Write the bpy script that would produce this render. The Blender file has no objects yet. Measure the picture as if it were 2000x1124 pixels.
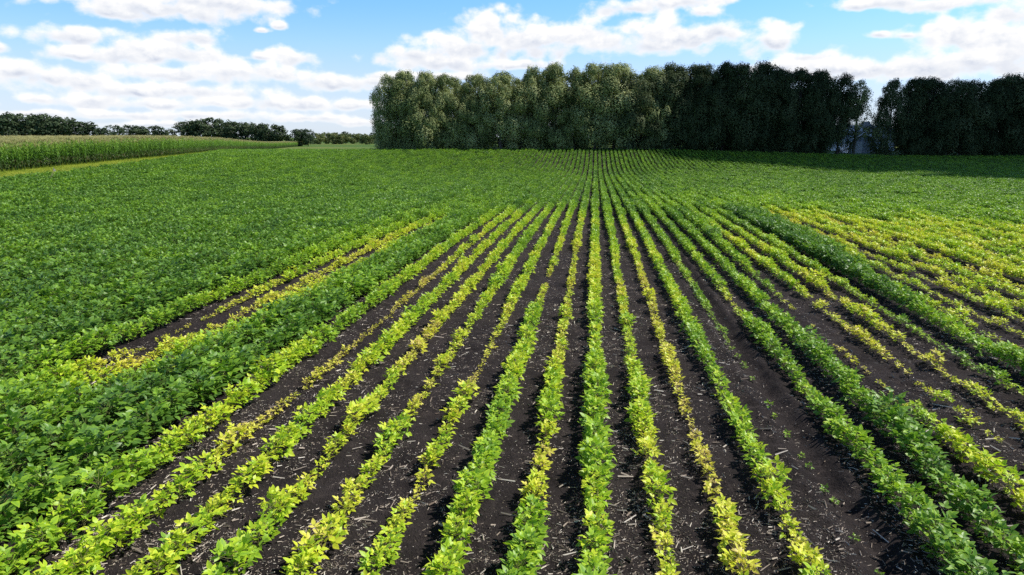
import bpy, math
import numpy as np

rng = np.random.default_rng(11)
SC = bpy.context.scene
COL = SC.collection

# ------------------------------------------------------------------ camera frame
D = 0.76                      # crop row spacing
HC = 4.6                      # camera height over the near ground
FPX = 1350.0                  # focal length for a 2000 px wide frame
PITCH = math.atan((562 - 268) / FPX)
YAW = math.atan(163 * math.cos(PITCH) / FPX)   # camera turned left of the row direction
CA, SA = math.cos(YAW), math.sin(YAW)

def to_cam(X, Y):
    return X * CA + Y * SA, -X * SA + Y * CA

def to_world(xc, yc):
    return xc * CA - yc * SA, xc * SA + yc * CA

def ray(px, py):
    u, v = (px - 1000) / FPX, -(py - 562) / FPX
    cp, sp = math.cos(PITCH), math.sin(PITCH)
    return u, cp + v * sp, v * cp - sp       # right, forward, up

def at(px, yc):
    """ground point seen in column px at forward distance yc (columns near the horizon)"""
    r = ray(px, 290)
    return to_world(r[0] / r[1] * yc, yc)

# ------------------------------------------------------------------ noise
_T = rng.random((256, 256))
def vnoise(x, y):
    x = np.asarray(x, float); y = np.asarray(y, float)
    xi, yi = np.floor(x).astype(int), np.floor(y).astype(int)
    fx, fy = x - xi, y - yi
    fx = fx * fx * (3 - 2 * fx); fy = fy * fy * (3 - 2 * fy)
    a = _T[xi % 256, yi % 256]; b = _T[(xi + 1) % 256, yi % 256]
    c = _T[xi % 256, (yi + 1) % 256]; d = _T[(xi + 1) % 256, (yi + 1) % 256]
    return (a * (1 - fx) + b * fx) * (1 - fy) + (c * (1 - fx) + d * fx) * fy

def fbm(x, y, o=4):
    s, a, t = 0, 1, 0
    for k in range(o):
        s = s + a * vnoise(x * 2 ** k + 17.3 * k, y * 2 ** k + 5.1 * k); t += a; a *= .5
    return s / t

def sstep(a, b, x):
    t = np.clip((np.asarray(x, float) - a) / (b - a), 0, 1)
    return t * t * (3 - 2 * t)

# ------------------------------------------------------------------ terrain
def table(pts, w=10):
    xs = np.arange(-200, 6001, .5)
    ys = np.interp(xs, [p[0] for p in pts], [p[1] for p in pts])
    k = int(w / .5); ker = np.ones(k) / k
    yp = np.concatenate([np.full(k, ys[0]), ys, np.full(k, ys[-1])])
    ys = np.convolve(yp, ker, 'same')[k:-k]
    return lambda q: np.interp(q, xs, ys)
P_MID = table([(-200, 0), (35, 0), (42, -.12), (62, -.55), (85, -.9), (100, -1.05), (110, -.85), (120, -.2), (130, .8), (140, 1.95), (150, 2.4), (165, 2.5), (250, 1.4), (500, -1.3), (900, -2.2), (2500, 0), (6000, 0)], 14)
P_LEFT = table([(-200, 0), (10, .05), (30, .45), (63, 1.3), (79, 1.7), (102, 1.85), (150, 1.6), (189, 1.2), (315, -.5), (500, -1.3), (900, -2.2), (2500, 0), (6000, 0)], 14)
P_RIGHT = table([(-200, 0), (35, -.05), (62, -.35), (85, -.6), (104, -.65), (121, -.3), (140, .5), (160, .7), (250, .8), (500, -.8), (900, -2), (2500, 0), (6000, 0)], 12)
def ground(X, Y):
    xc, yc = to_cam(np.asarray(X, float), np.asarray(Y, float))
    wl = sstep(-10, -42, xc); wr = sstep(22, 85, xc)
    m = P_MID(yc)
    return m + wl * (P_LEFT(yc) - m) + wr * (P_RIGHT(yc) - m)

def micro(X, Y):
    """clods, row beds and the wheel track of the bare strip; only matters close by"""
    i = X / D - ROW0 / D
    fr = np.abs(i - np.round(i))
    z = .025 * (1 - sstep(0, .35, fr)) + .07 * (fbm(X * 2.2, Y * 1.6, 3) - .5) + .085 * (fbm(X * 7.3, Y * 5.7, 2) - .5)
    t = (i - 4.1)
    z = z - .10 * np.exp(-((t - .1) / .22) ** 2) + .075 * np.exp(-((t - .48) / .13) ** 2) + .05 * np.exp(-((t + .38) / .14) ** 2)
    t = (i - 4.55)
    z = z + .02 * np.sin(Y * 9 + t * 6) * np.exp(-(t / .25) ** 2)
    f = 1 - sstep(25, 45, Y)
    return z * f
ROW0 = .10

# left border of the soybeans / front of the corn, in camera-frame metres (lateral at forward distance)
CORN_Y = [0, 63, 79, 102, 150, 189, 250, 315, 420, 520]
CORN_X = [-50, -47.2, -46.9, -49.5, -63, -75, -92, -106, -128, -150]
def corn_edge(yc): return np.interp(yc, CORN_Y, CORN_X)
def soy_edge(yc): return corn_edge(yc) + np.interp(yc, [0, 63, 102, 140, 190], [8.6, 8.0, 5.0, 2.4, 1.2])
FIELD_END = 140.5

# ------------------------------------------------------------------ node helpers
class NT:
    def __init__(s, tree): s.t = tree; s.n = tree.nodes; s.l = tree.links
    def add(s, typ, **kw):
        n = s.n.new(typ)
        for k, v in kw.items(): setattr(n, k, v)
        return n
    def put(s, sock, v):
        if v is None: return
        if hasattr(v, 'is_linked') or isinstance(v, bpy.types.NodeSocket): s.l.new(v, sock)
        else: sock.default_value = v
    def math(s, op, a, b=None, c=None, clamp=False):
        n = s.add('ShaderNodeMath', operation=op, use_clamp=clamp)
        for k, v in enumerate((a, b, c)): s.put(n.inputs[k], v)
        return n.outputs[0]
    def vmath(s, op, a, b=None, out=0):
        n = s.add('ShaderNodeVectorMath', operation=op)
        s.put(n.inputs[0], a)
        if b is not None: s.put(n.inputs[1], b)
        return n.outputs['Value'] if op in ('LENGTH', 'DOT_PRODUCT', 'DISTANCE') else n.outputs[0]
    def ramp(s, fac, stops, interp='LINEAR'):
        n = s.add('ShaderNodeValToRGB'); cr = n.color_ramp; cr.interpolation = interp
        while len(cr.elements) < len(stops): cr.elements.new(.5)
        for e, (p, c) in zip(cr.elements, stops):
            e.position = p; e.color = (*c, 1) if len(c) == 3 else c
        s.put(n.inputs[0], fac); return n.outputs[0]
    def mix(s, f, a, b, mode='MIX'):
        n = s.add('ShaderNodeMix', data_type='RGBA', blend_type=mode)
        s.put(n.inputs[0], f)
        for k, v in ((6, a), (7, b)):
            if isinstance(v, tuple): v = (*v, 1) if len(v) == 3 else v
            s.put(n.inputs[k], v)
        return n.outputs[2]
    def noise(s, vec, scale, detail=4, rough=.55, dist=0, dim='3D'):
        n = s.add('ShaderNodeTexNoise', noise_dimensions=dim)
        s.put(n.inputs['Vector'], vec)
        n.inputs['Scale'].default_value = scale; n.inputs['Detail'].default_value = detail
        n.inputs['Roughness'].default_value = rough; n.inputs['Distortion'].default_value = dist
        return n.outputs[0]
    def smooth(s, v, a, b, lo=0., hi=1.):
        n = s.add('ShaderNodeMapRange', interpolation_type='SMOOTHSTEP')
        s.put(n.inputs[0], v); s.put(n.inputs[1], a); s.put(n.inputs[2], b); n.inputs[3].default_value = lo; n.inputs[4].default_value = hi
        return n.outputs[0]
    def attr(s, name, typ='GEOMETRY', out='Fac'):
        n = s.add('ShaderNodeAttribute', attribute_type=typ, attribute_name=name); return n.outputs[out]

def new_mat(name):
    m = bpy.data.materials.new(name); m.use_nodes = True
    nt = NT(m.node_tree); nt.n.clear()
    return m, nt, nt.add('ShaderNodeOutputMaterial')

def leaf_mat(name, colour_fn, rough=.45, spec=.4, trans=.3, tboost=1.3):
    m, nt, out = new_mat(name)
    c = colour_fn(nt)
    b = nt.add('ShaderNodeBsdfPrincipled'); nt.l.new(c, b.inputs['Base Color'])
    b.inputs['Roughness'].default_value = rough; b.inputs['Specular IOR Level'].default_value = spec
    t = nt.add('ShaderNodeBsdfTranslucent')
    tc = nt.mix(1.0, c, (tboost, tboost, tboost * .6), 'MULTIPLY'); nt.l.new(tc, t.inputs[0])
    mx = nt.add('ShaderNodeMixShader'); mx.inputs[0].default_value = trans
    nt.l.new(b.outputs[0], mx.inputs[1]); nt.l.new(t.outputs[0], mx.inputs[2])
    nt.l.new(mx.outputs[0], out.inputs[0])
    return m

def plain_mat(name, colour_fn, rough=.8, spec=.2, bump_fn=None, metal=0):
    m, nt, out = new_mat(name)
    b = nt.add('ShaderNodeBsdfPrincipled')
    nt.put(b.inputs['Base Color'], colour_fn(nt))
    b.inputs['Roughness'].default_value = rough; b.inputs['Specular IOR Level'].default_value = spec
    b.inputs['Metallic'].default_value = metal
    if bump_fn:
        h, st, di = bump_fn(nt)
        bp = nt.add('ShaderNodeBump'); bp.inputs['Strength'].default_value = st; bp.inputs['Distance'].default_value = di
        nt.l.new(h, bp.inputs['Height']); nt.l.new(bp.outputs[0], b.inputs['Normal'])
    nt.l.new(b.outputs[0], out.inputs[0])
    return m

# ------------------------------------------------------------------ materials
def soy_colour(nt):
    h = nt.attr('health', 'INSTANCER')
    lr = nt.attr('leaf_rand'); top = nt.attr('leaf_top'); mid = nt.attr('leaf_mid')
    v = nt.math('MULTIPLY_ADD', nt.math('SUBTRACT', lr, .5), .25, h)
    v = nt.math('MULTIPLY_ADD', top, -.10, nt.math('ADD', v, .04))
    v = nt.math('MULTIPLY_ADD', mid, .17, nt.math('SUBTRACT', v, .04))
    g = nt.add('ShaderNodeNewGeometry')
    n = nt.noise(g.outputs['Position'], 22, 2)
    v = nt.math('MULTIPLY_ADD', nt.math('SUBTRACT', n, .5), .22, v)
    c = nt.ramp(v, [(0., (.62, .49, .17)), (.09, (.84, .78, .12)), (.28, (.72, .78, .055)), (.50, (.42, .63, .036)), (.74, (.205, .385, .042)), (1., (.088, .195, .042))])
    ns = nt.noise(g.outputs['Position'], 38, 3)
    br = nt.math('MULTIPLY', nt.math('MULTIPLY', nt.smooth(ns, .50, .66), nt.math('SUBTRACT', 1., mid)), nt.smooth(h, .34, .08))
    return nt.mix(nt.math('MULTIPLY', br, .75), c, (.30, .17, .065))
M_SOY = leaf_mat('soy_leaf', soy_colour, .42, .36, .24, 1.4)
M_STEM = plain_mat('soy_stem', lambda nt: nt.ramp(nt.attr('health', 'INSTANCER'), [(0, (.30, .22, .10)), (1, (.13, .19, .05))]), .7)

def soil_colour(nt):
    g = nt.add('ShaderNodeNewGeometry'); p = g.outputs['Position']
    n1 = nt.noise(p, .9, 5, .6); n2 = nt.noise(p, 26, 5, .7)
    c = nt.ramp(n1, [(.3, (.025, .0205, .021)), (.7, (.062, .051, .050))])
    n5 = nt.noise(p, 4.5, 6, .68)
    c = nt.mix(nt.math('MULTIPLY', nt.smooth(n5, .50, .68), .55), c, (.105, .085, .080))
    c = nt.mix(nt.smooth(n2, .55, .8), c, (.13, .105, .098))
    c = nt.mix(nt.smooth(n2, .42, .25), c, (.010, .007, .008))
    # beyond the soybeans the sheet is grass and far crops
    f1 = nt.noise(p, .011, 3, .5)
    gcol = nt.ramp(f1, [(.35, (.055, .12, .022)), (.5, (.10, .17, .035)), (.65, (.17, .20, .055))])
    return nt.mix(nt.attr('veg'), c, gcol)
def soil_bump(nt):
    g = nt.add('ShaderNodeNewGeometry'); p = g.outputs['Position']
    n = nt.math('ADD', nt.noise(p, 18, 6, .7), nt.math('MULTIPLY', nt.noise(p, 60, 3, .6), .5))
    return n, 1., .09
M_SOIL = plain_mat('soil', soil_colour, .95, .12, soil_bump)

M_STRAW = plain_mat('straw', lambda nt: nt.ramp(nt.attr('leaf_rand'), [(0, (.14, .105, .085)), (.35, (.33, .27, .22)), (.75, (.54, .47, .40)), (1, (.80, .74, .66))]), .7)

def tree_colour(stops, haze=0.):
    def fn(nt):
        oi = nt.add('ShaderNodeObjectInfo')
        v = nt.math('MULTIPLY_ADD', nt.math('SUBTRACT', oi.outputs['Random'], .5), .35, nt.attr('leaf_rand'))
        c = nt.ramp(v, stops)
        return c
    return fn
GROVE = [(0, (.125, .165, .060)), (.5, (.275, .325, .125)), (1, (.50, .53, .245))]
M_TREE = leaf_mat('grove_leaf', tree_colour(GROVE), .6, .10, .12, 1.2)  # grove leaf, lightened so the left trees look sunlit
M_TREE_SHADED = leaf_mat('shaded_grove_leaf', tree_colour([(0, (.038, .056, .024)), (.5, (.072, .102, .042)), (1, (.13, .162, .075))]), .6, .08, .12, 1.2)  # same leaf with the cloud's shade darkened into its colour
M_FAR = leaf_mat('far_leaf', tree_colour([(0, (.035, .060, .030)), (.5, (.060, .095, .042)), (1, (.10, .135, .065))]), .7, .2, .15, 1.1)
M_FARL = leaf_mat('hazy_leaf', tree_colour([(0, (.085, .115, .07)), (.5, (.13, .16, .10)), (1, (.19, .21, .14))]), .8, .1, .15, 1.1)
M_FARY = leaf_mat('pale_leaf', tree_colour([(0, (.10, .14, .05)), (.5, (.17, .20, .075)), (1, (.24, .25, .11))]), .8, .1, .15, 1.1)
def bark(nt):
    g = nt.add('ShaderNodeNewGeometry')
    return nt.ramp(nt.noise(g.outputs['Position'], 6, 4), [(.3, (.05, .042, .034)), (.7, (.13, .115, .10))])
M_BARK = plain_mat('bark', bark, .9)
def corn_colour(nt):
    h = nt.attr('leaf_top'); r = nt.attr('leaf_rand')
    v = nt.math('MULTIPLY_ADD', nt.math('SUBTRACT', r, .5), .3, h)
    return nt.ramp(v, [(0, (.17, .17, .09)), (.2, (.065, .13, .03)), (.55, (.13, .28, .035)), (.85, (.24, .38, .05)), (.95, (.36, .40, .11)), (1., (.45, .43, .17))])
M_CORN = leaf_mat('corn_leaf', corn_colour, .5, .4, .25, 1.4)
def grass_colour(nt):
    g = nt.add('ShaderNodeNewGeometry')
    return nt.ramp(nt.noise(g.outputs['Position'], .6, 5, .65), [(.3, (.18, .27, .03)), (.55, (.32, .38, .04)), (.75, (.42, .42, .06))])
M_GRASS = leaf_mat('grass', grass_colour, .7, .2, .2, 1.2)

# ------------------------------------------------------------------ mesh helpers
def mesh(name, V, faces, mats=(), attrs=None, smooth=True, fmat=None):
    """V (n,3); faces: list of arrays (m,k)"""
    V = np.ascontiguousarray(V, dtype=np.float32)
    me = bpy.data.meshes.new(name)
    me.vertices.add(len(V)); me.vertices.foreach_set('co', V.ravel())
    fl = [np.asarray(f, dtype=np.int32) for f in faces if len(f)]
    loops = np.concatenate([f.ravel() for f in fl])
    tot = np.concatenate([np.full(len(f), f.shape[1], np.int32) for f in fl])
    st = np.concatenate([[0], np.cumsum(tot)[:-1]]).astype(np.int32)
    me.loops.add(len(loops)); me.loops.foreach_set('vertex_index', loops)
    me.polygons.add(len(tot)); me.polygons.foreach_set('loop_start', st)
    try: me.polygons.foreach_set('loop_total', tot)
    except Exception: pass
    for m in mats: me.materials.append(m)
    if fmat is not None: me.polygons.foreach_set('material_index', np.asarray(fmat, np.int32))
    me.polygons.foreach_set('use_smooth', np.full(len(tot), smooth))
    for k, a in (attrs or {}).items():
        at_ = me.attributes.new(k, 'FLOAT', 'POINT'); at_.data.foreach_set('value', np.asarray(a, np.float32))
    me.update(calc_edges=True); me.validate()
    return me

class MB:
    def __init__(s): s.V = []; s.q = []; s.t = []; s.A = {}; s.n = 0
    def add(s, V, quads=(), tris=(), **attrs):
        V = np.asarray(V, float); k = len(V)
        s.V.append(V)
        if len(quads): s.q.append(np.asarray(quads) + s.n)
        if len(tris): s.t.append(np.asarray(tris) + s.n)
        for key in set(list(s.A) + list(attrs)):
            s.A.setdefault(key, [np.zeros(s.n)] if s.n else [])
            s.A[key].append(np.broadcast_to(np.asarray(attrs.get(key, 0.), float), (k,)))
        s.n += k
    def tube(s, pts, rad, n=5, cap=True, **at_):
        pts = np.asarray(pts, float); m = len(pts); rad = np.broadcast_to(rad, (m,))
        T = np.gradient(pts, axis=0); T /= np.linalg.norm(T, axis=1)[:, None] + 1e-9
        ref = np.array([1., 0, 0]) if abs(T[0][0]) < .8 else np.array([0, 1., 0])
        a = np.arange(n) * 2 * np.pi / n; V = []
        for p, t, r in zip(pts, T, rad):
            u = np.cross(t, ref); u /= np.linalg.norm(u) + 1e-9; w = np.cross(t, u)
            V.append(p + r * (np.cos(a)[:, None] * u + np.sin(a)[:, None] * w))
        V = np.concatenate(V); q = []
        for j in range(m - 1):
            for k in range(n):
                q.append((j * n + k, j * n + (k + 1) % n, (j + 1) * n + (k + 1) % n, (j + 1) * n + k))
        t = [((m - 1) * n, (m - 1) * n + k, (m - 1) * n + k + 1) for k in range(1, n - 1)] if cap else []
        s.add(V, q, t, **at_)
    def box(s, lo, hi, **at_):
        x0, y0, z0 = lo; x1, y1, z1 = hi
        s.add([(x0, y0, z0), (x1, y0, z0), (x1, y1, z0), (x0, y1, z0), (x0, y0, z1), (x1, y0, z1), (x1, y1, z1), (x0, y1, z1)],
              [(0, 3, 2, 1), (4, 5, 6, 7), (0, 1, 5, 4), (1, 2, 6, 5), (2, 3, 7, 6), (3, 0, 4, 7)], **at_)
    def mesh(s, name, mats, smooth=True):
        V = np.concatenate(s.V)
        F = []
        if s.q: F.append(np.concatenate(s.q))
        if s.t: F.append(np.concatenate(s.t))
        return mesh(name, V, F, mats, {k: np.concatenate(v) for k, v in s.A.items()}, smooth)

def obj(name, me, parent=None, loc=None, **props):
    o = bpy.data.objects.new(name, me); COL.objects.link(o)
    if parent: o.parent = parent
    if loc is not None: o.location = loc
    for k, v in props.items(): o[k] = v
    return o
def empty(name, loc, rz=0., scale=(1, 1, 1), **props):
    o = bpy.data.objects.new(name, None); COL.objects.link(o)
    o.location = loc; o.rotation_euler = (0, 0, rz); o.scale = scale; o.empty_display_size = .1
    for k, v in props.items(): o[k] = v
    return o

def scatter(name, pts, rz, tilt, scl, idx, health, protos, **props):
    """one object whose points carry copies of a few prototype meshes (uncountable vegetation)"""
    c = bpy.data.collections.new(name + '_protos')
    for k, me in enumerate(protos):
        p = bpy.data.objects.new('%s_%02d' % (name, k), me); c.objects.link(p)
    me = bpy.data.meshes.new(name)
    n = len(pts); me.vertices.add(n); me.vertices.foreach_set('co', np.asarray(pts, np.float32).ravel())
    rot = np.stack([tilt[:, 0], tilt[:, 1], rz], 1).astype(np.float32)
    me.attributes.new('rot', 'FLOAT_VECTOR', 'POINT').data.foreach_set('vector', rot.ravel())
    me.attributes.new('scl', 'FLOAT_VECTOR', 'POINT').data.foreach_set('vector', np.asarray(scl, np.float32).ravel())
    me.attributes.new('idx', 'INT', 'POINT').data.foreach_set('value', np.asarray(idx, np.int32))
    me.attributes.new('health', 'FLOAT', 'POINT').data.foreach_set('value', np.asarray(health, np.float32))
    for m in protos[0].materials: me.materials.append(m)
    me.update()
    o = obj(name, me, **props)
    t = bpy.data.node_groups.new(name, 'GeometryNodeTree')
    t.interface.new_socket('Geometry', in_out='INPUT', socket_type='NodeSocketGeometry')
    t.interface.new_socket('Geometry', in_out='OUTPUT', socket_type='NodeSocketGeometry')
    N, L = t.nodes, t.links
    gi = N.new('NodeGroupInput'); go = N.new('NodeGroupOutput')
    ci = N.new('GeometryNodeCollectionInfo'); ci.inputs[0].default_value = c
    ci.inputs['Separate Children'].default_value = True; ci.inputs['Reset Children'].default_value = True
    ip = N.new('GeometryNodeInstanceOnPoints'); ip.inputs['Pick Instance'].default_value = True
    def na(nm, ty):
        a = N.new('GeometryNodeInputNamedAttribute'); a.data_type = ty; a.inputs[0].default_value = nm; return a.outputs['Attribute']
    er = N.new('FunctionNodeEulerToRotation'); L.new(na('rot', 'FLOAT_VECTOR'), er.inputs[0])
    L.new(gi.outputs[0], ip.inputs['Points']); L.new(ci.outputs[0], ip.inputs['Instance'])
    L.new(na('idx', 'INT'), ip.inputs['Instance Index']); L.new(er.outputs[0], ip.inputs['Rotation'])
    L.new(na('scl', 'FLOAT_VECTOR'), ip.inputs['Scale']); L.new(ip.outputs[0], go.inputs[0])
    md = o.modifiers.new('scatter', 'NODES'); md.node_group = t
    return o

# ------------------------------------------------------------------ ground sheet
def axis(lo, hi, step, far, growth):
    a = list(np.arange(lo, hi, step)); s = step
    while a[-1] < far: s *= growth; a.append(a[-1] + s)
    b = [a[0]]; s = step
    return np.array(a)
xp = axis(0, 11, .07, 4000, 1.07); gx = np.concatenate([-xp[:0:-1], xp])
gy = axis(3.5, 17, .07, 5000, 1.045)
gy = np.concatenate([[-600, -100, -30, -8, 0, 2], gy])
GX, GY = np.meshgrid(gx, gy)
GZ = ground(GX, GY) + micro(GX, GY)
xc, yc = to_cam(GX, GY)
veg = np.where((yc < FIELD_END) & (xc > soy_edge(yc)), 0., 1.)
nx, ny = len(gx), len(gy)
ii = np.arange(nx * ny).reshape(ny, nx)
fq = np.stack([ii[:-1, :-1], ii[:-1, 1:], ii[1:, 1:], ii[1:, :-1]], -1).reshape(-1, 4)
gme = mesh('ground', np.stack([GX, GY, GZ], -1).reshape(-1, 3), [fq], [M_SOIL], {'veg': veg.ravel()})
obj('ground', gme, kind='structure')

# ------------------------------------------------------------------ soybean plants
LEAF_L = np.array([[0, 0, 0], [.36, 0, 0], [.70, 0, 0], [1, 0, 0],
                   [.12, .19, .0], [.36, .31, 0], [.70, .19, 0],
                   [.12, -.19, 0], [.36, -.31, 0], [.70, -.19, 0]], float)
LQ = [(0, 4, 5, 1), (1, 5, 6, 2), (0, 1, 8, 7), (1, 2, 9, 8)]
LT = [(2, 6, 3), (2, 3, 9)]
def basis(d, up):
    d = d / np.linalg.norm(d); s = np.cross(up, d); s /= np.linalg.norm(s) + 1e-9
    return d, s, np.cross(d, s)
def leaflet(mb, p, d, up, L, fold, droop, r, top):
    x, y, z = basis(d, up)
    V = LEAF_L.copy(); V[:, 2] += np.abs(V[:, 1]) * fold - droop * V[:, 0] ** 2
    W = p + L * (V[:, :1] * x + V[:, 1:2] * y + V[:, 2:] * z)
    m = np.zeros(10); m[:3] = 1
    mb.add(W, LQ, LT, leaf_rand=r, leaf_top=top, leaf_mid=m)
def soy_plant(seed, R, H, nleaf, L0):
    r = np.random.default_rng(seed); fo = MB(); st = MB()
    lean = r.normal(0, .04, 2)
    top = np.array([lean[0], lean[1], H * .78])
    st.tube([(0, 0, -.03), top * .5, top], [.006, .005, .003], 4)
    ga = r.random() * 6.28
    for k in range(nleaf):
        t = (k + .5) / nleaf
        az = ga + k * 2.399 + r.normal(0, .35)
        h0 = H * (.12 + .66 * t)
        node = np.array([lean[0], lean[1], 0]) * t + np.array([0, 0, h0])
        rr = R * (.25 + .72 * math.sqrt(max(0, 1 - (t * .93) ** 2))) * r.uniform(.62, 1.05)
        hz = H * (.30 + .70 * t ** .8) * r.uniform(.86, 1.08)
        o = np.array([math.cos(az), math.sin(az), 0])
        tip = o * rr * .72 + np.array([0, 0, hz])
        st.tube([node, (node + tip) / 2 + np.array([0, 0, -.01]), tip], [.0035, .0028, .002], 3, cap=False)
        lr = r.random(); L = L0 * r.uniform(.78, 1.2) * (1.0 if t < .8 else .8)
        pit = r.normal(.28 if t < .6 else .62, .3)      # leaf plane: upper leaves point up
        outw = o * math.cos(pit) + np.array([0, 0, math.sin(pit)])
        nrm = np.array([0, 0, 1.]) * math.cos(pit) - o * math.sin(pit) + r.normal(0, .22, 3)
        d0, s0, n0 = basis(outw, nrm)
        for j, ang in enumerate((0, 1.15, -1.15)):
            d = d0 * math.cos(ang) + s0 * math.sin(ang) + r.normal(0, .16, 3)
            up = n0 + r.normal(0, .3, 3) + s0 * (-math.sin(ang)) * .15
            base = tip + d0 * (.25 * L if j == 0 else 0)
            leaflet(fo, base, d, up, L * (1.08 if j == 0 else .95), r.uniform(.05, .4), r.uniform(-.05, .35), np.clip(lr + r.normal(0, .15), 0, 1), t)
    return fo, st
def joined(fo, st, name):
    V = np.concatenate(fo.V + st.V); n = fo.n
    q = np.concatenate([np.concatenate(fo.q), np.concatenate(st.q) + n])
    tt = np.concatenate([np.concatenate(fo.t)] + ([np.concatenate(st.t) + n] if st.t else []))
    nqf = sum(len(x) for x in fo.q); ntf = sum(len(x) for x in fo.t)
    fm = np.concatenate([np.zeros(nqf), np.ones(len(q) - nqf), np.zeros(ntf), np.ones(len(tt) - ntf)])
    A = {k: np.concatenate(v + [np.zeros(st.n)]) for k, v in fo.A.items()}
    return mesh(name, V, [q, tt], [M_SOY, M_STEM], A, True, fm)
CLASSES = [(.20, .085, .13, 8, .052), (.42, .145, .26, 17, .074), (.85, .26, .43, 34, .089)]
NVAR = 5
P_JOIN, P_FOL, P_STEM = [], [], []
for c, (S0, R, H, nl, L0) in enumerate(CLASSES):
    for v in range(NVAR):
        fo, st = soy_plant(100 * c + v, R, H, nl, L0)
        P_FOL.append(fo.mesh('foliage', [M_SOY])); P_STEM.append(st.mesh('stem', [M_STEM]))
        P_JOIN.append(joined(fo, st, 'soy'))

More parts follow.
